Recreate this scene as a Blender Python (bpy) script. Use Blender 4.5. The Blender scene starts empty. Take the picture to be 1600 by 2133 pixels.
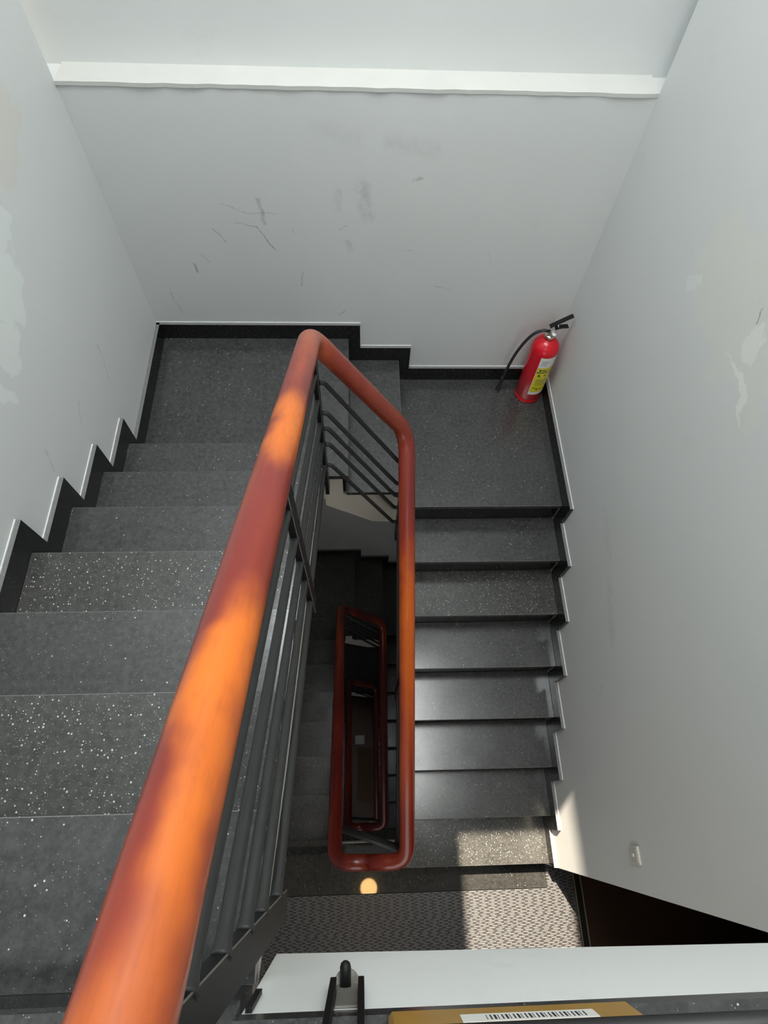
import bpy, bmesh, math, random
from mathutils import Vector, Matrix
random.seed(7)
SC = bpy.context.scene
COL = SC.collection

# ---------------------------------------------------------------- camera
cam_d = bpy.data.cameras.new('camera'); cam = bpy.data.objects.new('camera', cam_d); COL.objects.link(cam)
RT = Vector((0.99909915, -0.02602007, 0.0335237)); UP = Vector((0.00811467, 0.89253005, 0.45091491)); FW = Vector((0.04165374, 0.45023668, -0.89193716))
CAM = Vector((1.10462, -2.40335, 2.88608))
M = Matrix.Identity(4)
for i in range(3):
    M[i][0] = RT[i]; M[i][1] = UP[i]; M[i][2] = -FW[i]; M[i][3] = CAM[i]
cam.matrix_world = M
cam_d.sensor_fit = 'HORIZONTAL'; cam_d.sensor_width = 36; cam_d.lens = 1218.36 / 1600 * 36
cam_d.clip_start = 0.02
SC.camera = cam

# ---------------------------------------------------------------- world, sun, window light, exposure
SC.view_settings.view_transform = 'Standard'; SC.view_settings.look = 'None'
SC.view_settings.gamma = 1; SC.view_settings.use_curve_mapping = False
SC.view_settings.exposure = 0.12
world = bpy.data.worlds.new('sky'); SC.world = world; world.use_nodes = True
bg = world.node_tree.nodes['Background']; bg.inputs[0].default_value = (0.75, 0.86, 1.0, 1); bg.inputs[1].default_value = 0.6
sun_d = bpy.data.lights.new('sun', 'SUN'); sun = bpy.data.objects.new('sun', sun_d); COL.objects.link(sun)
SUN = Vector((0.20, -0.353, -1.0)).normalized()
sun.rotation_euler = SUN.to_track_quat('-Z', 'Y').to_euler(); sun.location = (0.5, 0, 9)
sun_d.energy = 20.0; sun_d.color = (1.0, 0.86, 0.68); sun_d.angle = math.radians(0.5)

def area(name, loc, direction, sx, sy, power, col):
    l = bpy.data.lights.new(name, 'AREA'); l.shape = 'RECTANGLE'; l.size = sx; l.size_y = sy; l.energy = power; l.color = col
    o = bpy.data.objects.new(name, l); COL.objects.link(o); o.location = loc
    o.rotation_euler = Vector(direction).to_track_quat('-Z', 'Z' if abs(direction[2]) < .9 else 'Y').to_euler()
    return o

# ---------------------------------------------------------------- dimensions (metres)
W = 2.262; H = 0.17663; HS = 0.1033; S = 0.0188; XA = 1.050; XB = 1.345; E1 = 0.0653
DR = 0.916; DL = 0.842; E2 = 0.0757; E3 = 0.0713; ZL = 1.643; LD = 0.124; D = 0.26
XL = 0.915; XR = 1.345        # inner edges of the two flights
F3 = 18 * H                   # storey height
ZTOP = 10 * H; ZLOW = -8 * H; ROOF = 4.75; YN = -4.35; DOOR_Y = -2.752
ZG = ZLOW - 2 * F3            # ground floor
SKY = (0.467, 1.170, -1.30, -0.385)   # clear skylight pane x0 x1 y0 y1
FRO = (1.205, 2.10, -2.40, -0.50)     # frosted skylight pane beside it
WINX = (0.45, 1.85)
area('skylight_daylight', ((SKY[0] + SKY[1]) / 2, (SKY[2] + SKY[3]) / 2, ROOF + 0.22), (0, 0, -1), SKY[1] - SKY[0], SKY[3] - SKY[2], 44, (0.93, 0.985, 1.0))
area('frosted_pane_daylight', ((FRO[0] + FRO[1]) / 2, (FRO[2] + FRO[3]) / 2, ROOF + 0.13), (0, 0, -1), FRO[1] - FRO[0], FRO[3] - FRO[2], 56, (0.97, 1.0, 0.985))
area('window_daylight', (1.15, YN - 0.12, ZTOP + 1.75), (0, 1, -0.12), 1.4, 1.5, 13, (0.95, 0.985, 1.0))
area('window_daylight', (1.15, YN - 0.12, ZLOW + 1.55), (0, 1, -0.12), 1.4, 1.3, 10, (1.0, 0.97, 0.93))
area('window_daylight', (1.15, YN - 0.12, ZLOW - F3 + 1.55), (0, 1, -0.12), 1.4, 1.3, 2.5, (1.0, 0.93, 0.84))
area('window_daylight', (1.15, YN - 0.12, ZG + 1.55), (0, 1, -0.12), 1.4, 1.3, 1.2, (1.0, 0.9, 0.78))

# ---------------------------------------------------------------- helpers
def mesh_obj(name, verts, faces, mat, parent=None, smooth=False, bevel=0):
    me = bpy.data.meshes.new(name); me.from_pydata([tuple(v) for v in verts], [], faces)
    bm = bmesh.new(); bm.from_mesh(me); bmesh.ops.recalc_face_normals(bm, faces=bm.faces)
    if bevel: bmesh.ops.bevel(bm, geom=list(bm.edges), offset=bevel, segments=1, affect='EDGES', clamp_overlap=True)
    bm.to_mesh(me); bm.free()
    for m in (mat if isinstance(mat, (list, tuple)) else [mat]): me.materials.append(m)
    if smooth:
        for p in me.polygons: p.use_smooth = True
    o = bpy.data.objects.new(name, me); COL.objects.link(o)
    if parent: o.parent = parent
    return o
BOXF = [(0, 1, 2, 3), (4, 7, 6, 5), (0, 4, 5, 1), (1, 5, 6, 2), (2, 6, 7, 3), (3, 7, 4, 0)]
def box_vf(x0, x1, y0, y1, z0, z1):
    return [(x0, y0, z0), (x1, y0, z0), (x1, y1, z0), (x0, y1, z0), (x0, y0, z1), (x1, y0, z1), (x1, y1, z1), (x0, y1, z1)], BOXF
def box(name, x0, x1, y0, y1, z0, z1, mat, parent=None, bevel=0):
    v, f = box_vf(x0, x1, y0, y1, z0, z1); return mesh_obj(name, v, f, mat, parent, bevel=bevel)
def boxes(name, bl, mat, parent=None):
    V = []; Fs = []
    for b in bl:
        v, f = box_vf(*b); n = len(V); V += v; Fs += [tuple(i + n for i in q) for q in f]
    return mesh_obj(name, V, Fs, mat, parent)
def prism(name, poly, axis, a, b, mat, parent=None, bevel=0):
    """extrude a 2D polygon along an axis; poly coordinates are the two other axes in order"""
    def P(u, w, t): return {0: (t, u, w), 1: (u, t, w), 2: (u, w, t)}[axis]
    n = len(poly); V = [P(u, w, a) for u, w in poly] + [P(u, w, b) for u, w in poly]
    Fs = [tuple(range(n)), tuple(range(2 * n - 1, n - 1, -1))] + [(i, (i + 1) % n, n + (i + 1) % n, n + i) for i in range(n)]
    return mesh_obj(name, V, Fs, mat, parent, bevel=bevel)
def fillet(pts, rad, n=7):
    pts = [Vector(p) for p in pts]; out = [pts[0]]
    for i in range(1, len(pts) - 1):
        a, b, c = pts[i - 1], pts[i], pts[i + 1]; r = rad[i] if isinstance(rad, (list, tuple)) else rad
        p = b + (a - b).normalized() * min(r, (a - b).length * .49); q = b + (c - b).normalized() * min(r, (c - b).length * .49)
        for k in range(n + 1):
            t = k / n; out.append(p * (1 - t) ** 2 + b * 2 * t * (1 - t) + q * t * t)
    out.append(pts[-1]); return out
def sweep(pts, prof, radii=None):
    """sweep a closed profile [(side, up)] along points"""
    pts = [Vector(p) for p in pts]; V = []; Fs = []; n = len(prof); side = None
    for i, p in enumerate(pts):
        t = (pts[min(i + 1, len(pts) - 1)] - pts[max(i - 1, 0)]).normalized()
        up = Vector((0, 0, 1)); s = t.cross(up)
        if s.length < 1e-3: s = side if side is not None else Vector((1, 0, 0))
        s.normalize(); side = s; u = s.cross(t).normalized(); k = radii[i] if radii else 1
        V += [p + s * a * k + u * b * k for a, b in prof]
    for i in range(len(pts) - 1):
        for j in range(n):
            Fs.append((i * n + j, i * n + (j + 1) % n, (i + 1) * n + (j + 1) % n, (i + 1) * n + j))
    Fs += [tuple(range(n)), tuple(range(len(V) - n, len(V)))]
    return V, Fs
def circ(r, n=16, ry=None): return [(r * math.cos(2 * math.pi * k / n), (ry or r) * math.sin(2 * math.pi * k / n)) for k in range(n)]
def tube(name, pts, r, mat, parent=None, n=12, radii=None):
    v, f = sweep(pts, circ(r, n), radii); return mesh_obj(name, v, f, mat, parent, smooth=True)
def lathe(name, prof, mat, parent=None, n=32, smooth=True, loc=(0, 0, 0)):
    V = []; Fs = []; m = len(prof)
    for k in range(n):
        a = 2 * math.pi * k / n
        V += [(loc[0] + r * math.cos(a), loc[1] + r * math.sin(a), loc[2] + z) for r, z in prof]
    for k in range(n):
        k2 = (k + 1) % n
        for j in range(m - 1): Fs.append((k * m + j, k2 * m + j, k2 * m + j + 1, k * m + j + 1))
    o = mesh_obj(name, V, Fs, mat, parent, smooth)
    bm = bmesh.new(); bm.from_mesh(o.data); bmesh.ops.remove_doubles(bm, verts=bm.verts, dist=1e-5); bm.to_mesh(o.data); bm.free()
    return o
def slab(name, x0, x1, y0, y1, z0, z1, mat, parent):
    o = box(name, x0, x1, y0, y1, z0, z1, mat, parent, .0016); o.data.materials.append(EDGE)
    for p in o.data.polygons:
        if .3 < p.normal.z < .95: p.material_index = 1
    return o
def empty(name, loc=(0, 0, 0)):
    o = bpy.data.objects.new(name, None); o.empty_display_size = .05; COL.objects.link(o); o['_at'] = 1; return o
def tag(o, label, cat, group=None):
    o['label'] = label; o['category'] = cat
    if group: o['group'] = group
    return o
def struct(o): o['kind'] = 'structure'; return o
def settle(root, loc):
    """move an Empty to the thing's base while its parts stay in place"""
    del root['_at']; root.location = loc
    for ch in root.children: ch.location = ch.location - Vector(loc)

# ---------------------------------------------------------------- materials
class NT:
    def __init__(s, name):
        s.m = bpy.data.materials.new(name); s.m.use_nodes = True; s.t = s.m.node_tree; s.b = s.t.nodes['Principled BSDF']
    def n(s, typ, **k):
        o = s.t.nodes.new('ShaderNode' + typ)
        for a, v in k.items(): setattr(o, a, v)
        return o
    def l(s, a, b): s.t.links.new(a, b)
    def math(s, op, a, b=None, c=None, clamp=False):
        o = s.n('Math', operation=op, use_clamp=clamp)
        for i, v in enumerate((a, b, c)):
            if v is None: continue
            if isinstance(v, (int, float)): o.inputs[i].default_value = v
            else: s.l(v, o.inputs[i])
        return o.outputs[0]
    def vec(s, op, a, b=None, scale=None):
        o = s.n('VectorMath', operation=op)
        for i, v in enumerate((a, b)):
            if v is None: continue
            if isinstance(v, (tuple, list)): o.inputs[i].default_value = v
            else: s.l(v, o.inputs[i])
        if scale is not None:
            if isinstance(scale, (int, float)): o.inputs['Scale'].default_value = scale
            else: s.l(scale, o.inputs['Scale'])
        return o.outputs['Value'] if op in ('DOT_PRODUCT', 'LENGTH') else o.outputs[0]
    def co(s): return s.n('TexCoord').outputs['Object']
    def noise(s, v, scale, detail=4, rough=.6, dist=0):
        o = s.n('TexNoise'); s.l(v, o.inputs['Vector']); o.inputs['Scale'].default_value = scale; o.inputs['Detail'].default_value = detail
        o.inputs['Roughness'].default_value = rough; o.inputs['Distortion'].default_value = dist; return o.outputs['Fac']
    def noise_col(s, v, scale):
        o = s.n('TexNoise'); s.l(v, o.inputs['Vector']); o.inputs['Scale'].default_value = scale; o.inputs['Detail'].default_value = 3; return o.outputs['Color']
    def mix(s, f, a, b):
        o = s.n('Mix', data_type='RGBA')
        for sock, v in ((o.inputs[0], f), (o.inputs[6], a), (o.inputs[7], b)):
            if isinstance(v, (int, float)): sock.default_value = v
            elif isinstance(v, tuple): sock.default_value = (*v, 1) if len(v) == 3 else v
            else: s.l(v, sock)
        return o.outputs[2]
    def ramp(s, v, a, b): # smoothstep
        o = s.n('MapRange', interpolation_type='SMOOTHSTEP'); s.l(v, o.inputs[0]); o.inputs[1].default_value = a; o.inputs[2].default_value = b; return o.outputs[0]
    def bump(s, h, strength, dist=.002):
        o = s.n('Bump'); o.inputs['Strength'].default_value = strength; o.inputs['Distance'].default_value = dist; s.l(h, o.inputs['Height']); s.l(o.outputs[0], s.b.inputs['Normal'])
    def set(s, col=None, rough=None, spec=None, metal=None, coat=None, coatr=None):
        for k, v in (('Base Color', col), ('Roughness', rough), ('Specular IOR Level', spec), ('Metallic', metal), ('Coat Weight', coat), ('Coat Roughness', coatr)):
            if v is None: continue
            if isinstance(v, tuple): s.b.inputs[k].default_value = (*v, 1) if len(v) == 3 else v
            elif isinstance(v, (int, float)): s.b.inputs[k].default_value = v
            else: s.l(v, s.b.inputs[k])
        return s.m
def simple(name, col, rough=.5, metal=0, var=.15, scale=30, spec=.5):
    k = NT(name); c = k.co(); f = k.noise(c, scale)
    return k.set(k.mix(f, tuple(x * (1 - var) for x in col), tuple(min(1, x * (1 + var)) for x in col)), rough, spec, metal)

def granite(name, dark, light, fleck_thr, rough, spec=.8):
    k = NT(name); c = k.co()
    f = k.noise(c, 55, 6, .7); f2 = k.noise(c, 7, 3)
    base = k.mix(k.ramp(f, .3, .7), dark, light)
    base = k.mix(k.math('MULTIPLY', k.ramp(f2, .30, .80), .22), base, tuple(x * 1.5 for x in light))
    for sc, th, colr in ((130, fleck_thr, (.60, .58, .53)), (230, fleck_thr - .10, (.24, .24, .23))):
        vo = k.n('TexVoronoi'); k.l(c, vo.inputs['Vector']); vo.inputs['Scale'].default_value = sc
        sep = k.n('SeparateColor'); k.l(vo.outputs['Color'], sep.inputs[0])
        pick = k.math('GREATER_THAN', sep.outputs[0], th)
        lim = k.math('MULTIPLY_ADD', sep.outputs[1], .20, .10)
        dot = k.math('LESS_THAN', vo.outputs['Distance'], lim)
        base = k.mix(k.math('MULTIPLY', pick, dot), base, colr)
    r = k.math('MULTIPLY_ADD', k.ramp(f2, .3, .8), rough * .3, rough)
    return k.set(base, r, spec)
GRAN = granite('granite_black', (.028, .028, .028), (.064, .064, .063), .972, .17)
GRAN_S = granite('granite_speckled', (.028, .028, .026), (.064, .063, .059), .68, .15)
GRAN_D = granite('granite_skirting', (.009, .009, .009), (.013, .013, .013), .996, .14, .35)
GRAN_P = granite('granite_polished', (.018, .018, .017), (.036, .036, .034), .97, .03)

# glossy black granite skirting with a dusty grey top edge
k = NT('skirting_top_dust'); DUST = k.set(k.mix(k.noise(k.co(), 120), (.12, .12, .118), (.24, .24, .235)), .55)
EDGE = simple('worn_granite_edge', (.20, .20, .195), .4, var=.4, scale=70)
CAULK = simple('white_filler', (.80, .80, .78), .7)
CREAM = simple('cream_plaster', (.60, .56, .49), .85, scale=9, var=.07)
BLACK = simple('black_painted_steel', (.006, .006, .006), .5, var=.3, scale=60, spec=.3)
BARM = simple('dark_grey_painted_steel', (.022, .022, .0215), .5, var=.25, scale=50)
STEEL = simple('worn_steel', (.22, .21, .19), .5, .3, var=.5, scale=45)

def wood(name, lo, hi, a, b, tinted=()):
    k = NT(name); c = k.co()
    st = k.n('Mapping'); k.l(c, st.inputs[0]); st.inputs['Scale'].default_value = (7, .75, 1.3)
    f = k.noise(st.outputs[0], 1.25, 3, .5)
    g = k.n('Mapping'); k.l(c, g.inputs[0]); g.inputs['Scale'].default_value = (55, 6, 10)
    gr = k.noise(g.outputs[0], 3, 5, .65)
    base = k.mix(k.ramp(f, a, b), lo, hi)
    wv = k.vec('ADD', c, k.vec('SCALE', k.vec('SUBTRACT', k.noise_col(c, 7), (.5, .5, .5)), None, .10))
    for (wx, wy), (hx, hy), st, wc in tinted:   # soft orange and darker red patches at set places on the rail
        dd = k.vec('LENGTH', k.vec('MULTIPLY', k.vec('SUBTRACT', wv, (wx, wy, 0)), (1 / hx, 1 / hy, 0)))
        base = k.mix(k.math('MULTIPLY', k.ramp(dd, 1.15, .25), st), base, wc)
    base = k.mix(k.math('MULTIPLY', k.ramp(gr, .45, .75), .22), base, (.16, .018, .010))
    # worn dents and scratches along the grain
    w = k.n('Mapping'); k.l(c, w.inputs[0]); w.inputs['Scale'].default_value = (16, 3, 5)
    cr = k.noise(w.outputs[0], 7, 6, .8, 1.2)
    crack = k.ramp(cr, .70, .76)
    base = k.mix(k.math('MULTIPLY', crack, .6), base, (.16, .03, .012))
    k.bump(k.math('SUBTRACT', k.math('MULTIPLY', gr, .15), k.math('MULTIPLY', crack, .5)), .25, .0015)
    return k.set(base, k.math('MULTIPLY_ADD', gr, .15, .30), .4, 0, .35, .10)
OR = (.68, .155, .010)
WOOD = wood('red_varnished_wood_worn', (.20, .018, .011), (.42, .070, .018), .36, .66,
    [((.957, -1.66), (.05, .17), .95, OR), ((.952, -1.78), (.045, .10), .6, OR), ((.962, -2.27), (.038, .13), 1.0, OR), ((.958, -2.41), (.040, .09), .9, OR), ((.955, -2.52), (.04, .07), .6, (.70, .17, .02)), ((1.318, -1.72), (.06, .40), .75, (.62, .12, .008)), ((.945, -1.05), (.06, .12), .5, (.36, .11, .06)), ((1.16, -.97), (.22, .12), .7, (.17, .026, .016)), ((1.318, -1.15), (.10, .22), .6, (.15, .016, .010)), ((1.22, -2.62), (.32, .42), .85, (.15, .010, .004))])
WOOD_DIM = wood('red_varnished_wood_dimmed', (.085, .004, .002), (.22, .022, .004), .42, .66)  # less worn red, its colour also darkened for the dim lower storeys

def wall_mat(name, base, axes, strokes=(), patches=()):
    """painted plaster; strokes = ((u,v),(u,v),width,strength) dark scuffs, patches = (centre, radii, colour, strength)"""
    k = NT(name); c = k.co(); sep = k.n('SeparateXYZ'); k.l(c, sep.inputs[0]); cmb = k.n('CombineXYZ')
    k.l(sep.outputs[axes[0]], cmb.inputs[0]); k.l(sep.outputs[axes[1]], cmb.inputs[1]); P = cmb.outputs[0]
    big = k.noise(c, 1.6, 4); fine = k.noise(c, 24, 5, .7)
    col = k.mix(big, tuple(x * .955 for x in base), tuple(x * 1.03 for x in base))
    grime = k.noise(c, 5, 5, .7)
    col = k.mix(k.math('MULTIPLY', k.ramp(grime, .58, .8), .13), col, tuple(x * .6 for x in base))
    wn = k.n('TexNoise'); k.l(c, wn.inputs['Vector']); wn.inputs['Scale'].default_value = 14; wn.inputs['Detail'].default_value = 4
    Pw = k.vec('ADD', P, k.vec('SCALE', k.vec('SUBTRACT', wn.outputs['Color'], (.5, .5, .5)), None, .035))
    wn2 = k.n('TexNoise'); k.l(c, wn2.inputs['Vector']); wn2.inputs['Scale'].default_value = 6; wn2.inputs['Detail'].default_value = 6
    Pw2 = k.vec('ADD', P, k.vec('SCALE', k.vec('SUBTRACT', wn2.outputs['Color'], (.5, .5, .5)), None, .32))
    for cen, rad, pc, st in patches:
        dv = k.vec('MULTIPLY', k.vec('SUBTRACT', Pw2, (*cen, 0)), (1 / rad[0], 1 / rad[1], 0))
        dd = k.vec('LENGTH', dv)
        col = k.mix(k.math('MULTIPLY', k.ramp(dd, 1.0, .86), st), col, pc)
    for a, b, wd, st in strokes:
        ab = (b[0] - a[0], b[1] - a[1], 0); L2 = ab[0] ** 2 + ab[1] ** 2
        ap = k.vec('SUBTRACT', Pw, (*a, 0)); t = k.math('DIVIDE', k.vec('DOT_PRODUCT', ap, ab), L2, clamp=True)
        sc = k.n('VectorMath', operation='SCALE'); sc.inputs[0].default_value = ab; k.l(t, sc.inputs['Scale'])
        dd = k.vec('LENGTH', k.vec('MULTIPLY', k.vec('SUBTRACT', ap, sc.outputs[0]), (1, 1, 0)))
        m = k.ramp(dd, wd, wd * .15)
        col = k.mix(k.math('MULTIPLY', k.math('MULTIPLY', m, st), k.ramp(fine, .3, .65)), col, tuple(x * .35 for x in base))
    k.bump(k.math('ADD', k.math('MULTIPLY', big, .8), k.math('MULTIPLY', fine, .12)), .35, .008)
    return k.set(col, .62, .35)
PAINT = (.66, .675, .665)
BACK_STROKES = [((.668, 1.19), (.680, 1.07), .014, .5), ((.50, 1.17), (.60, 1.125), .004, .55), ((.60, 1.125), (.74, 1.12), .004, .5), ((.55, 1.075), (.64, 1.05), .004, .6),
    ((.64, 1.05), (.713, .93), .005, .9), ((.303, .84), (.304, .79), .008, .9), ((.35, .90), (.38, .86), .01, .3), ((.44, 1.04), (.48, .98), .007, .5),
    ((.83, .80), (.815, .71), .008, .5), ((1.345, 1.285), (1.385, 1.30), .01, .6), ((.135, .66), (.16, .52), .006, .5), ((1.06, .98), (1.07, .93), .02, .25),
    ((1.02, 1.23), (1.02, 1.15), .03, .25), ((1.13, 1.25), (1.15, 1.12), .055, .28), ((1.29, .94), (1.37, .93), .004, .4), ((1.00, .52), (1.04, .55), .006, .5),
    ((.80, 1.04), (.81, 1.02), .008, .5), ((1.02, 1.04), (1.06, 1.07), .005, .4), ((1.5, .72), (1.6, .69), .005, .4), ((1.75, .92), (1.77, .85), .005, .3), ((1.25, 1.45), (1.42, 1.42), .06, .16), ((.95, 1.5), (1.1, 1.46), .05, .1)]
WALL_B = wall_mat('wall_paint_back', PAINT, (0, 2), BACK_STROKES)
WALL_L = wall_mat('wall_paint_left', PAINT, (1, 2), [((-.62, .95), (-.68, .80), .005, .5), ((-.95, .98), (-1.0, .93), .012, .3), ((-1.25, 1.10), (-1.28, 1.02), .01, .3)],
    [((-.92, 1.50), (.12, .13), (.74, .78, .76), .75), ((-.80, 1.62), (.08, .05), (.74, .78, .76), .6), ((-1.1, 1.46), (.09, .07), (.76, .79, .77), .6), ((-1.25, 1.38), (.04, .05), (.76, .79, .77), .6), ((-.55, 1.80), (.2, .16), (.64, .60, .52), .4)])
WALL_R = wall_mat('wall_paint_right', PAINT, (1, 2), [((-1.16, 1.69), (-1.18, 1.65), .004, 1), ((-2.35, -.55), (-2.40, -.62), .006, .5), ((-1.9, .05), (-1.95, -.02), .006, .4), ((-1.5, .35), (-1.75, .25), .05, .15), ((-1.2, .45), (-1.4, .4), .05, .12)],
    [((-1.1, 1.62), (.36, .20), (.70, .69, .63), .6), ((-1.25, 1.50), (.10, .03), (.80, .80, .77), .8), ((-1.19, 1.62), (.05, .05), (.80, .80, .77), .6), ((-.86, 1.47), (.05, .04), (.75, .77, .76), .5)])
WALL_P = wall_mat('wall_paint_plain', PAINT, (0, 2))
WHITE = wall_mat('white_paint', (.88, .89, .87), (0, 1), [((1.6, -2.63), (1.75, -2.64), .006, .2), ((1.3, -2.66), (1.5, -2.66), .01, .15)])
LEDGE = simple('white_ledge_paint', (.61, .605, .575), .6, var=.06, scale=6)

def dash_tiles():
    k = NT('dashed_floor_tile'); c = k.co(); sep = k.n('SeparateXYZ'); k.l(c, sep.inputs[0])
    row = k.math('MULTIPLY', sep.outputs[1], 117.0); ri = k.math('FLOOR', row); rf = k.math('FRACT', row)
    wn = k.n('TexWhiteNoise', noise_dimensions='1D'); k.l(ri, wn.inputs['W'])
    u = k.math('ADD', k.math('MULTIPLY', sep.outputs[0], 17.5), k.math('MULTIPLY_ADD', wn.outputs[0], .35, k.math('MULTIPLY', k.math('MODULO', ri, 2), .5)))
    ui = k.math('FLOOR', u); uf = k.math('FRACT', u)
    wl = k.n('TexWhiteNoise', noise_dimensions='2D'); cb = k.n('CombineXYZ'); k.l(ui, cb.inputs[0]); k.l(ri, cb.inputs[1]); k.l(cb.outputs[0], wl.inputs['Vector'])
    m = k.math('MULTIPLY', k.math('LESS_THAN', uf, k.math('MULTIPLY_ADD', wl.outputs[0], .22, .52)), k.math('LESS_THAN', rf, .28))
    f = k.noise(c, 60, 4)
    col = k.mix(m, k.mix(f, (.022, .021, .023), (.038, .036, .038)), (.25, .24, .225))
    return k.set(col, .34, .5)
TILE = dash_tiles()
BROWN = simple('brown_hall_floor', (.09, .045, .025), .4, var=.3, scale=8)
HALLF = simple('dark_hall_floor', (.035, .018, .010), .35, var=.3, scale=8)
BRASS = simple('brass_track', (.34, .26, .15), .45, .7, var=.2)
RED = simple('red_enamel', (.62, .010, .022), .22, var=.05)
RUBBER = simple('black_rubber', (.02, .02, .02), .45)
CHROME = simple('nickel', (.65, .63, .58), .25, 1, var=.1)
CARD = simple('brown_packing_tape', (.42, .24, .055), .28, var=.22, scale=14)
PAPER = simple('white_paper', (.78, .77, .73), .6, var=.05)
INK = simple('black_ink', (.03, .03, .03), .6)
PLASTIC = simple('grey_white_plastic', (.62, .60, .54), .35, var=.04)

# ================================================================ the shell
ZB = ZG - .25
wb = boxes('wall_back', [(-.2, W + .2, 0, .4, ZB, ZL), (-.2, W + .2, LD, .4, ZL, ROOF + .2)], WALL_B); struct(wb)
led = []
n = 40; random.seed(3)
V = []; Fs = []
for i in range(n + 1):
    x = W * i / n; j = random.uniform(-.004, .002)
    V += [(x, -.004 + j, ZL - .006), (x, -.004 + j, ZL + .008), (x, LD, ZL + .008), (x, LD, ZL - .006)]
for i in range(n):
    for q in range(4): Fs.append((i * 4 + q, i * 4 + (q + 1) % 4, i * 4 + 4 + (q + 1) % 4, i * 4 + 4 + q))
Fs += [(0, 1, 2, 3), (n * 4, n * 4 + 3, n * 4 + 2, n * 4 + 1)]
struct(mesh_obj('trim_1', V, Fs, LEDGE))
struct(boxes('wall_left', [(-.2, 0, YN - .2, 0, ZB, ROOF + .2)], WALL_L))
rw = [(W, W + .2, DOOR_Y, 0, ZB, ROOF + .2), (W, W + .2, YN - .2, -3.85, ZB, ROOF + .2), (W, W + .2, -3.85, DOOR_Y, ZTOP - .02, ROOF + .2)]
for s in range(3):
    z = ZLOW - s * F3; rw.append((W, W + .2, -3.85, DOOR_Y, z + 2.4, z + F3 - .02))
struct(boxes('wall_right', rw, WALL_R))
nw = [(0, WINX[0], YN - .2, YN, ZB, ROOF), (WINX[1], W, YN - .2, YN, ZB, ROOF)]
lv = [ZG, ZLOW - F3, ZLOW, ZTOP]
cuts = [(z + .9, z + 2.2) for z in lv[:3]] + [(ZTOP + 1.0, ZTOP + 2.5)]
zz = ZB
for a, b in cuts: nw.append((WINX[0], WINX[1], YN - .2, YN, zz, a)); zz = b
nw.append((WINX[0], WINX[1], YN - .2, YN, zz, ROOF))
struct(boxes('wall_near', nw, WALL_P))
for i, (a, b) in enumerate(cuts):
    w = struct(empty('window_%d' % (i + 1))); del w['_at']
    x0, x1 = WINX
    boxes('window_frame', [(x0, x0 + .05, YN - .1, YN - .06, a, b), (x1 - .05, x1, YN - .1, YN - .06, a, b), (x0 + .05, x1 - .05, YN - .1, YN - .06, a, a + .05), (x0 + .05, x1 - .05, YN - .1, YN - .06, b - .05, b), ((x0 + x1) / 2 - .02, (x0 + x1) / 2 + .02, YN - .1, YN - .06, a + .05, b - .05)], PLASTIC, w)
a0, a1, b0, b1 = SKY; c0, c1, d0, d1 = FRO; R0, R1 = ROOF, ROOF + .2
struct(boxes('ceiling', [(-.2, a0, YN - .2, .4, R0, R1), (a0, a1, YN - .2, b0, R0, R1), (a0, a1, b1, .4, R0, R1), (a1, c0, YN - .2, .4, R0, R1), (c0, c1, YN - .2, d0, R0, R1), (c0, c1, d1, .4, R0, R1), (c1, W + .2, YN - .2, .4, R0, R1)], WALL_P))
sk = struct(empty('window_5')); del sk['_at']
box('frosted_pane', c0, c1, d0, d1, ROOF + .15, ROOF + .17, PLASTIC, sk)
# floors: top landing, the landing one storey down with its dashed tiles, the ones below
YT = -2.673
struct(boxes('floor', [(0, W, YN, YT - .17, ZTOP - .20, ZTOP - .03)], CREAM))
ft = struct(boxes('floor', [(0, XL, YN, -DL - 7 * D, ZTOP - .03, ZTOP), (XL, W, YN, YT, ZTOP - .0, ZTOP + .03)], GRAN))
fl = []
for s in range(2):
    z = ZLOW - s * F3; yo = 0 if s == 0 else .13; yl = .077
    struct(box('floor', 0, W, YN, -2.60, z - .2, z - .03, CREAM))
    struct(box('floor', .02, W + .168, YN, -2.882, z - .03, z, TILE))
    struct(box('floor', W + .0005, W + .168, -2.8815, DOOR_Y - .0005, z - .03, z, TILE))
    st = struct(empty('trim_%d' % (s + 2))); del st['_at']
    box('granite_border', .02, XL, -2.879, -DL - 7 * D + yl, z - .03, z + .001, GRAN_P, st)
    box('granite_border', XL + .003, XR - .003, -2.879, -2.605, z - .03, z + .001, GRAN_P, st)
    box('granite_border', XR, W - .005, -2.879, -2.752 + yo, z - .03, z + .001, GRAN_P, st)
struct(box('floor', 0, W, YN, 0, ZG - .2, ZG, BROWN))
# hall behind the doorways, its floor and the brass sliding-door track
for s in range(3):
    z = ZLOW - s * F3
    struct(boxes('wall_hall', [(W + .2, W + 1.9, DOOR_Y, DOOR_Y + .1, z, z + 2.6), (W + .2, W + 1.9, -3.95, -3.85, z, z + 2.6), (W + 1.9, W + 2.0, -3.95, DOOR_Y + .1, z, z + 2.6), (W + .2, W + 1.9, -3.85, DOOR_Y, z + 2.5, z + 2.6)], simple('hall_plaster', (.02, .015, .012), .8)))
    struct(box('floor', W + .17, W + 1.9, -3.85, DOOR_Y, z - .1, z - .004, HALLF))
dt = struct(empty('door_1')); del dt['_at']
z = ZLOW
for x in (W + .17, W + .212): box('door_track', x, x + .007, -3.85, DOOR_Y, z - .003, z + .006, BRASS, dt)
box('track_bed', W + .177, W + .212, -3.85, DOOR_Y - .02, z - .003, z + .001, BLACK, dt)
box('door_leaf', W + .182, W + .207, -3.85, -3.05 - .6, z + .006, z + 2.3, simple('dark_door', (.02, .014, .01), .3), dt)
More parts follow.
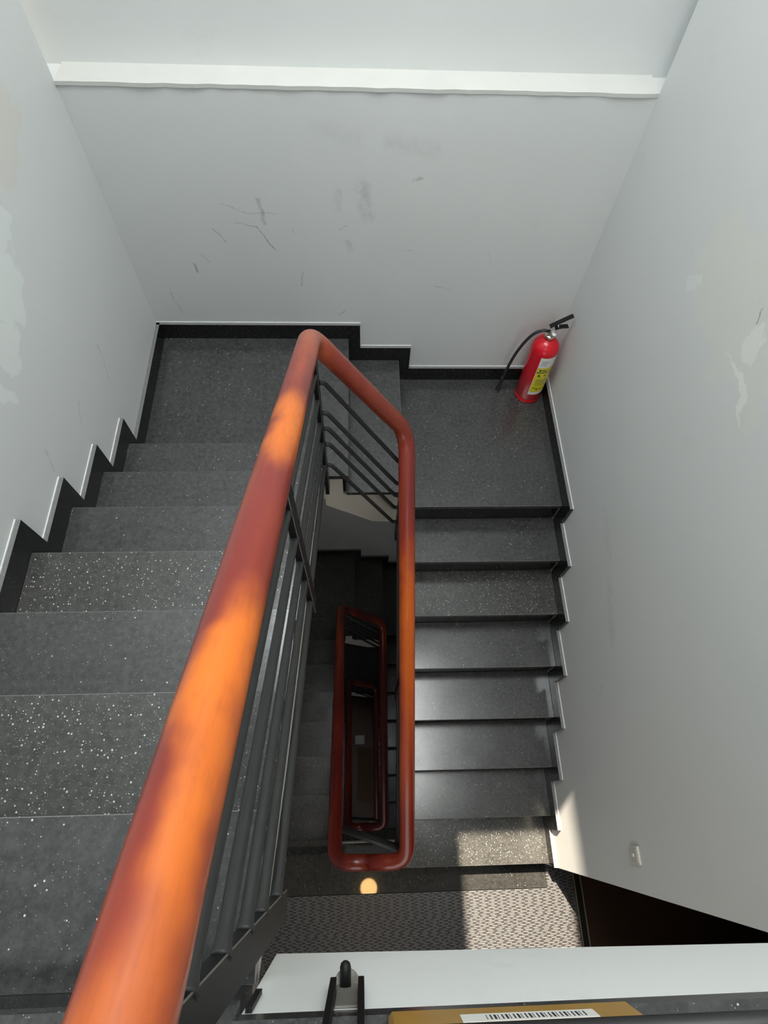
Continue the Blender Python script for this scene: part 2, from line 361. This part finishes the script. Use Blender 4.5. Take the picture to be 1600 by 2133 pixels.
# ================================================================ stairs
def left_flight(zo, yo, label, speck=()):
    root = empty('stair_flight'); Y = lambda j: -DL - j * D + yo
    for j in range(7):
        zt = (3 + j) * H + zo
        slab('tread', S, XL, Y(j + 1) - .014, Y(j), zt - .03, zt, GRAN_S if j in speck else GRAN, root)
    for j in range(8):
        zt = (3 + j) * H + zo
        box('riser', S, XL - .004, Y(j) - .030, Y(j) - .014, zt - H + .0005, zt - .0305, GRAN_D, root)
    poly = []
    for j in range(8):
        zt = (3 + j) * H + zo - .031
        poly += [(Y(j) - .031, zt - H), (Y(j) - .031, zt)] if j else [(Y(0) - .031, 2 * H + zo - .031), (Y(0) - .031, zt)]
    poly += [(Y(7) - .1, 10 * H + zo - .031), (Y(7) - .1, 10 * H + zo - .2), (Y(0) - .031 - .1, 2 * H + zo - .17), (Y(0) - .031, 2 * H + zo - .17)]
    prism('stringer', poly, 0, .001, XL - .006, CREAM, root)
    settle(root, (.46, Y(4), 2 * H + zo)); tag(root, label, 'stairs'); return root
def right_flight(zo, yo, label, speck=()):
    root = empty('stair_flight'); Y = lambda j: -DR - j * D + yo
    for j in range(1, 8):
        zt = -j * H + zo
        slab('tread', XR, W - S, Y(j), Y(j - 1) + .012, zt - .03, zt, GRAN_S if j in speck else GRAN, root)
    for j in range(8):
        zt = -j * H + zo
        box('riser', XR + .004, W - S, Y(j) + .014, Y(j) + .030, zt - H + .0005, zt - .0305, GRAN_D, root)
    poly = []
    for j in range(8):
        zt = -j * H + zo - .031
        poly += [(Y(j) + .031, zt), (Y(j) + .031, zt - H + .001)]
    poly += [(Y(7) + .031, -8 * H + zo - .2), (Y(7) + .12, -8 * H + zo - .2), (Y(0) + .046, -.2 + zo), (Y(0) + .046, -.031 + zo)]
    prism('stringer', poly, 0, XR + .006, W - .001, CREAM, root)
    settle(root, (1.8, Y(4), ZLOW + zo)); tag(root, label, 'stairs'); return root
def far_landing(zo, yo, yr, label):
    root = empty('stair_landing'); yw = -.922 + yo * .5; yd = -DL + yo
    prism('landing_slab', [(S, -S), (XA, -S), (XA, yw), (XL + .004, yw), (XL + .004, yd - .012), (S, yd - .012)], 2, 2 * H + zo - .03, 2 * H + zo, GRAN, root)
    slab('step_slab', XA - .014, XB, yw + .004, -S, H + zo - .03, H + zo, GRAN, root)
    slab('landing_slab', XB - .014, W - S, -DR + yr, -S, zo - .03, zo, GRAN, root)
    box('riser', XA - .030, XA - .014, yw + .010, -S, H + zo + .0005, 2 * H + zo - .0305, GRAN_D, root)
    box('riser', XB - .030, XB - .014, yw + .010, -S, zo + .0005, H + zo - .0305, GRAN_D, root)
    poly = [(.001, 2 * H - .031), (XA - .031, 2 * H - .031), (XA - .031, H - .031), (XB - .031, H - .031), (XB - .031, -.031), (W - .001, -.031), (W - .001, -.215), (1.18, -.19), (.93, .01), (.6, .12), (.001, .12)]
    yf = max(yd - .028, -DR + yr + .047)
    prism('landing_beam', [(u, w + zo) for u, w in poly], 1, -.001, yf, CREAM, root)
    poly = [(XL + .006, 2 * H - .031), (XA - .031, 2 * H - .031), (XA - .031, H - .031), (XB - .031, H - .031), (XB - .031, -.031), (XR + .004, -.031), (XR + .004, -.200), (1.18, -.19), (.93, .01), (XL + .006, .02)]
    prism('landing_fascia', [(u, w + zo) for u, w in poly], 1, yf, yw + .012, CREAM, root)
    settle(root, (1.1, -.45, zo)); tag(root, label, 'landing'); return root

left_flight(0, 0, 'black granite stair flight climbing along the left wall beside the large orange-red handrail', (3, 5))
far_landing(0, 0, 0, 'upper black granite landing with two steps along the back wall, carrying the fire extinguisher')
right_flight(0, 0, 'black granite stair flight descending along the right wall to the dashed-tile floor', (2, 7))
left_flight(-F3, .083, 'dim lower stair flight seen left of the well below the grey bars')
far_landing(-F3, .083, .13, 'unlit stepped landing in the shaft below the upper landing')
right_flight(-F3, .13, 'dim lower stair flight glimpsed between the two right handrails')
left_flight(-2 * F3, .083, 'deepest stair flight on the left side of the dark well')
far_landing(-2 * F3, .083, .13, 'deepest unlit landing at the bottom of the well')
right_flight(-2 * F3, .13, 'deepest stair flight on the right side of the dark well')

# stepped granite skirting, one tile per tread and per riser
def skirt(parent, poly, axis, a, b):
    """poly is the front outline; material 1 on its upper edges"""
    o = prism('skirting_tile', poly, axis, a, b, [GRAN_D, DUST], parent)
    for p in o.data.polygons:
        if p.normal.z > .8: p.material_index = 1
    return o
def caulk(parent, poly, axis, a, b): return prism('filler_line', poly, axis, a, b, CAULK, parent)
bl = struct(empty('baseboard_left')); bb = struct(empty('baseboard_back')); br = struct(empty('baseboard_right'))
for o in (bl, bb, br): del o['_at']
CW = .0045
for s in range(2):
    zo = -s * F3; yo = .083 * (s > 0); yr = .13 * (s > 0)
    Y = lambda j: -DL - j * D + yo
    # left wall
    skirt(bl, [(0, 2 * H + zo), (Y(0), 2 * H + zo), (Y(0) + E3, 2 * H + HS + zo), (0, 2 * H + HS + zo)], 0, .0005, S)
    for j in range(7):
        zt = (3 + j) * H + zo
        skirt(bl, [(Y(j), zt - H), (Y(j), zt - .0005), (Y(j) + E3, zt + HS - .0005), (Y(j) + E3, zt - H + HS + .0005)], 0, .0005, S)
        skirt(bl, [(Y(j), zt), (Y(j + 1), zt), (Y(j + 1) + E3, zt + HS), (Y(j) + E3, zt + HS)], 0, .0005, S)
        if s == 0: caulk(bl, [(Y(j) + E3, zt + HS), (Y(j + 1) + E3, zt + HS), (Y(j + 1) + E3, zt + HS + CW), (Y(j) + E3, zt + HS + CW)], 0, .0002, .0035)
    # back wall
    pk = [(0, XA, 2), (XA, XB, 1), (XB, W, 0)]
    for x0, x1, lvl in pk:
        zt = lvl * H + zo; a0 = x0 + (E1 if x0 else 0); a1 = x1 + (E1 if x1 < W else 0)
        skirt(bb, [(x0, zt), (x1, zt), (a1, zt + HS), (a0, zt + HS)], 1, -S, -.0005)
        if lvl: skirt(bb, [(x1 + .0003, zt), (a1 + .0003, zt + HS), (a1 + .0003, zt - H + HS + .0005), (x1 + .0003, zt - H)], 1, -S, -.0005)
        if s == 0: 
            caulk(bb, [(a0, zt + HS), (a1, zt + HS), (a1, zt + HS + CW), (a0, zt + HS + CW)], 1, -.0035, -.0002)
            if lvl: caulk(bb, [(a1 + .0005, zt - H + HS), (a1 + .004, zt - H + HS), (a1 + .004, zt + HS + CW), (a1 + .0005, zt + HS + CW)], 1, -.0035, -.0002)
    # right wall
    Y = lambda j: -DR - j * D + yr
    for j in range(8):
        zt = -j * H + zo; ya = Y(j - 1) if j else -S; yb = ya - E2 if j else -S; yc = Y(j); yd = Y(j) - E2
        if j == 7: yd = yc - .016
        skirt(br, [(ya, zt), (yc, zt), (yd, zt + HS), (yb, zt + HS)], 0, W - S, W - .0005)
        if j < 7: skirt(br, [(yc, zt - .0005), (yd, zt + HS - .0005), (yd, zt - H + HS + .0005), (yc, zt - H + .0005)], 0, W - S, W - .0005)
        if s == 0: caulk(br, [(yb, zt + HS), (yd, zt + HS), (yd, zt + HS + CW), (yb, zt + HS + CW)], 0, W - .004, W - .0002)

# ================================================================ railings
RR = .0365; SLOPE = .642
REL = (-.19, -.34, -.49, -.635, -.82)
def railing(s, label):
    zo = -s * F3; yo = 0 if s == 0 else .075
    root = empty('stair_railing')
    A = Vector((.945, -1.0 + yo, 1.405 + zo)); Cc = Vector((1.310, -.965 + yo, .80 + zo)); Dd = Vector((1.318, -2.64 + yo * .9, -.355 + zo))
    EM = Vector((1.143, -2.64 + yo * .9, -.39 + zo))
    if s == 0: P0 = Vector((.945, -2.70, A.z + 1.70 * SLOPE)); start = [P0]
    else:
        yp = 0 if s == 1 else .0675
        M0 = Vector((1.143, -2.64 + yp, -.39 + zo + F3)); P0 = Vector((.968, -2.64 + yp, -.425 + zo + F3)); start = [M0, P0]
    pts = start + [A, Cc, Dd, EM]
    rad = [0] + ([.09] if s else []) + [.075, .09, .09, 0]
    path = fillet(pts, rad, 9)
    # resample long straights so the grain and frames stay even
    hp = [path[0]]
    for p in path[1:]:
        nseg = max(1, int((p - hp[-1]).length / .12))
        a = hp[-1].copy()
        for q in range(1, nseg + 1): hp.append(a.lerp(p, q / nseg))
    v, f = sweep(hp, circ(RR, 24)); mesh_obj('handrail', v, f, WOOD if s == 0 else WOOD_DIM, root, True)
    v, f = sweep([p - Vector((0, 0, RR + .006)) for p in hp], [(-.02, -.004), (.02, -.004), (.02, .006), (-.02, .006)]); mesh_obj('support_strip', v, f, BARM, root)
    def lz(y): # left handrail axis height
        t = (y - A.y) / (P0.y - A.y); return A.z + (P0.z - A.z) * t
    def rz(y):
        t = (y - Cc.y) / (Dd.y - Cc.y); return Cc.z + (Dd.z - Cc.z) * t
    xl = .945; xr = 1.318
    lp = [-.968 + yo, -1.79 + yo, -2.57 + yo]; rp = [-.985 + yo, -1.80 + yo, -2.60 + yo]
    def post(x, y, z0, z1):
        p = box('post', x - .010, x + .010, y - .026, y + .026, z0, z1, BLACK, root, .0014); p.data.materials.append(STEEL)
        for q in p.data.polygons:
            if max(abs(c) for c in q.normal) < .9: q.material_index = 1
    def nos(y): return 3 * H + (-DL - y + yo) * H / D + zo
    post(xl, lp[0], 2 * H - .06 + zo, lz(lp[0]) - RR - .004)
    for y in lp[1:]: post(xl, y, nos(y) - .20, lz(y) - RR - .004)
    nr = lambda y: -(-DR - y + yo) * H / D + zo
    for y in rp: post(xr, y, min(nr(y), zo) - .20, rz(y) - RR - .004)
    def bar(p, q, collar=True):
        p = Vector(p); q = Vector(q); d = (q - p).normalized(); r = .0098
        L = (q - p).length
        pts = [p, p + d * .004, p + d * .016, p + d * .03] + [p.lerp(q, t) for t in (.25, .5, .75)] + [q - d * .03, q - d * .016, q - d * .004, q]
        tube('bar', pts, r, BARM, root, 10, [1.35, 1.3, 1.08, 1, 1, 1, 1, 1, 1.08, 1.3, 1.35])
    for a, b in ((0, 1), (1, 2)):
        for rel in REL:
            bar((xl, lp[a] - .021, lz(lp[a]) + rel), (xl, lp[b] + .021, lz(lp[b]) + rel))
            bar((xr, rp[a] - .021, rz(rp[a]) + rel), (xr, rp[b] + .021, rz(rp[b]) + rel))
    fl_ = (1.13, .94, .83, .71, .535); fr_ = (.585, .385, .26, .13, -.045)
    for a, b in zip(fl_, fr_):
        pp = fillet([(xl + .006, lp[0], a + zo), (xl + .03, lp[0], a + zo), (xr - .03, rp[0], b + zo), (xr - .006, rp[0], b + zo)], .012, 3)
        tube('bar', pp, .0098, BARM, root, 10)
    # cross bars of the short side over the landing one storey down
    if s < 2:
        ye = P0.y
        zl2 = -.425 + zo
        for rel in (-.2, -.36, -.52, -.68, -.84):
            tube('bar', [(xr - .006, rp[2] - .01, rz(rp[2]) + rel), (xl + .006, lp[2] + .075 * (s == 0) - .075 * 0, zl2 + rel - .02)], .0098, BARM, root, 10)
    settle(root, (1.13, -1.8, ZLOW + zo)); tag(root, label, 'railing')
    return root
railing(0, 'large stair railing with orange-red wooden handrail and dark steel bars in the foreground')
railing(1, 'lower stair railing with red handrail framing the dark well')
railing(2, 'deepest stair railing, its dark red handrail barely lit in the well')

# ================================================================ top landing edge: white kerb, guard rail, parcel
fx0 = XL + .008
Vf = [(fx0, 1.362), (W - .0005, 1.468), (W - .0005, ZTOP - .0005), (fx0, ZTOP - .0005)]
struct(prism('trim_4', Vf, 1, YT - .17, YT, WHITE))
g = empty('guard_railing')
px = 1.0775
for x in (px - .0275, px + .0185): box('post_bar', x, x + .010, YT + .0005, YT + .020, 1.668, 2.70, BLACK, g, .0008)
box('back_plate', px - .0172, px + .0182, YT + .0005, YT + .004, 1.63, ZTOP - .004, STEEL, g, .001)
v, f = sweep([(px - .003, YT + .004, 1.655), (px - .003, YT + .030, 1.655), (px - .003, YT + .036, 1.655), (px - .003, YT + .039, 1.655)], circ(.0095, 14), [1, 1, .8, .35]); mesh_obj('anchor_bolt', v, f, BLACK, g, True)
lathe('flange', [(0, 0), (.0215, 0), (.0215, .004), (0, .004)], STEEL, g, 24, False, (px - .001, YT + .004, 1.636))
tube('lower_rail', [(px + .03, -2.658, 1.955), (W - .01, -2.658, 1.955)], .0125, BARM, g, 14)
tube('lower_rail', [(px + .03, -2.664, 2.20), (W - .01, -2.664, 2.20)], .0125, BARM, g, 14)
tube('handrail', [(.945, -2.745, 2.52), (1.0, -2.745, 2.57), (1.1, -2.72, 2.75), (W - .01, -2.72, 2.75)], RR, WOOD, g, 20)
box('foot_bracket', .928, .938, YT + .0005, YT + .008, 1.665, ZTOP - .001, BLACK, g)
settle(g, (px, YT, ZTOP)); tag(g, 'black steel guard post and rail on the white beam at the bottom edge', 'railing')

p = empty('parcel')
bx0, bx1, by0, by1, bz0, bz1 = 1.140, 1.496, -2.95, -2.6685, ZTOP + .0305, ZTOP + .105
box('carton', bx0, bx1, by0, by1, bz0, bz1, CARD, p, .006)
lab = box('shipping_label', bx0 + .10, bx0 + .29, by1, by1 + .0008, bz0 + .036, bz1 - .006, PAPER, p)
for q in range(26):
    xx = bx0 + .135 + q * .0055; box('barcode_line', xx, xx + (.001, .002, .003)[q % 3], by1 + .0008, by1 + .0012, bz0 + .044, bz1 - .012, INK, lab)
settle(p, ((bx0 + bx1) / 2, (by0 + by1) / 2, bz0)); tag(p, 'flat brown taped parcel with a white label lying behind the white beam', 'parcel')

# ================================================================ fire extinguisher
def extinguisher(cx, cy):
    e = empty('fire_extinguisher'); R = .077
    prof = [(0, .0), (R * .93, .0), (R, .004), (R, .022), (R * .965, .026), (R * .965, .034), (R, .038), (R, .41)]
    for a in range(1, 9):
        t = a / 8 * math.pi / 2; prof.append((R * math.cos(t) * .999 if a < 8 else .02, .41 + .075 * math.sin(t)))
    prof += [(.02, .492), (0, .492)]
    lathe('cylinder', prof, RED, e, 40, True, (cx, cy, 0))
    lathe('neck_ring', [(0, .490), (.026, .490), (.026, .505), (.020, .512), (0, .512)], CHROME, e, 20, True, (cx, cy, 0))
    vb = box('valve_body', cx - .014, cx + .014, cy - .014, cy + .014, .512, .560, CHROME, e, .003)
    lathe('pressure_gauge', [(0, 0), (.012, 0), (.012, .006), (0, .006)], PAPER, vb, 16, True, (cx + .012, cy - .020, .53))
    d = Vector((.86, .12, 0)).normalized()
    def lever(name, z0, z1, l0, l1, kink):
        c0 = Vector((cx, cy, z0)) - d * l0; c1 = Vector((cx, cy, (z0 + z1) / 2 + kink)) + d * (l1 * .45); c2 = Vector((cx, cy, z1)) + d * l1
        v, f = sweep(fillet([c0, c1, c2], .04, 6), [(-.010, -.004), (.010, -.004), (.013, .004), (-.013, .004)]); mesh_obj(name, v, f, BLACK, e)
    lever('squeeze_lever', .572, .635, .02, .092, .004); lever('carry_handle', .548, .560, .0, .085, .010)
    tube('safety_pin', [(cx + .02, cy - .02, .585), (cx + .02, cy + .02, .59)], .003, CHROME, e, 8)
    hz = [(cx - .014, cy, .535), (cx - .05, cy + .005, .54), (cx - .10, cy + .01, .50), (cx - .145, cy + .02, .36), (cx - .165, cy + .03, .20), (cx - .172, cy + .035, .09)]
    hs = fillet(hz, .09, 6)
    tube('hose', hs, .0085, RUBBER, e, 12)
    tube('nozzle', [hs[-1] + Vector((0, 0, .03)), hs[-1], hs[-1] - Vector((.002, 0, .035)), hs[-1] - Vector((.004, 0, .06)), hs[-1] - Vector((.006, 0, .0885))], .011, RUBBER, e, 12, [.9, 1.1, .8, 1.1, 1.5])
    def patch(name, a0, a1, z0, z1, mat, parent, dr):
        V = []; Fs = []; n = 14
        for i in range(n + 1):
            a = math.radians(a0 + (a1 - a0) * i / n); V += [(cx + (R + dr) * math.cos(a), cy + (R + dr) * math.sin(a), z0), (cx + (R + dr) * math.cos(a), cy + (R + dr) * math.sin(a), z1)]
        for i in range(n): Fs.append((2 * i, 2 * i + 2, 2 * i + 3, 2 * i + 1))
        return mesh_obj(name, V, Fs, mat, parent, True)
    YEL = simple('yellow_label', (.72, .60, .02), .35, var=.05); GRN = simple('label_band', (.05, .12, .10), .4)
    L = patch('label', -112, -34, .09, .405, PAPER, e, .0006)
    patch('yellow_panel', -110, -36, .115, .325, YEL, L, .0010)
    patch('label_band', -109, -37, .282, .291, GRN, L, .0013)
    for a0, a1, z0, z1 in ((-100, -92, .298, .312), (-88, -70, .300, .308), (-98, -92, .250, .272), (-90, -86, .248, .256), (-74, -64, .256, .264), (-102, -90, .150, .156), (-86, -80, .136, .150), (-72, -67, .140, .148), (-100, -52, .222, .226), (-100, -48, .208, .212), (-100, -58, .194, .198), (-100, -52, .178, .182)):
        patch('print_mark', a0, a1, z0, z1, INK if z0 > .23 or z0 < .17 else GRN, L, .0014)
    for a0, a1, z0, z1 in ((-104, -72, .372, .378), (-104, -78, .358, .363), (-104, -82, .346, .350)):
        patch('print_mark', a0, a1, z0, z1, simple('label_print', (.35, .34, .42), .5), L, .0012)
    settle(e, (cx, cy, 0)); tag(e, 'red fire extinguisher with yellow label standing in the landing corner', 'extinguisher')
extinguisher(2.150, -.130)

# ================================================================ small things
sw = empty('light_switch'); cy, cz = -2.612, .062
box('plate', W - .011, W - .0005, cy - .034, cy + .034, cz - .043, cz + .043, PLASTIC, sw, .002)
box('insert', W - .0135, W - .0105, cy - .026, cy + .026, cz - .034, cz + .034, simple('switch_insert', (.50, .48, .42), .4, var=.05), sw, .001)
box('button', W - .0165, W - .0130, cy - .006, cy + .006, cz - .010, cz + .010, PAPER, sw, .001)
settle(sw, (W - .006, cy, cz)); tag(sw, 'square light switch plate on the right wall above the sunlit corner', 'switch')

def lamp(x, y, z, label, power):
    l = empty('ceiling_lamp')
    lathe('housing', [(0, 0), (.095, 0), (.095, -.012), (.086, -.016), (.086, -.010), (0, -.010)], PLASTIC, l, 32, True, (x, y, z))
    k = NT('warm_lamp_glass'); k.b.inputs['Emission Color'].default_value = (1, .62, .22, 1); k.b.inputs['Emission Strength'].default_value = power
    lathe('diffuser', [(.085, -.011), (.080, -.028), (.05, -.036), (0, -.038)], k.set((.9, .8, .6), .4), l, 32, True, (x, y, z))
    settle(l, (x, y, z)); tag(l, label, 'lamp')
lamp(1.168, -3.158, ZTOP - .2005, 'round warm ceiling lamp under the top landing, mirrored in the granite border', 14)

pp = box('pale_square', 1.00, 1.155, -1.44, -1.30, ZG + .0005, ZG + .004, PAPER); tag(pp, 'small pale square at the bottom of the well', 'paper')  # thin pale square lying on the ground floor
cp = box('lit_floor_patch', 1.03, 1.28, -2.32, -1.50, ZG + .0005, ZG + .008, simple('lit_brown_floor', (.16, .09, .05), .8)); tag(cp, 'narrow strip of ground floor in the well, coloured as lit', 'mat')  # thin sheet in lighter brown, standing in for lit ground floor
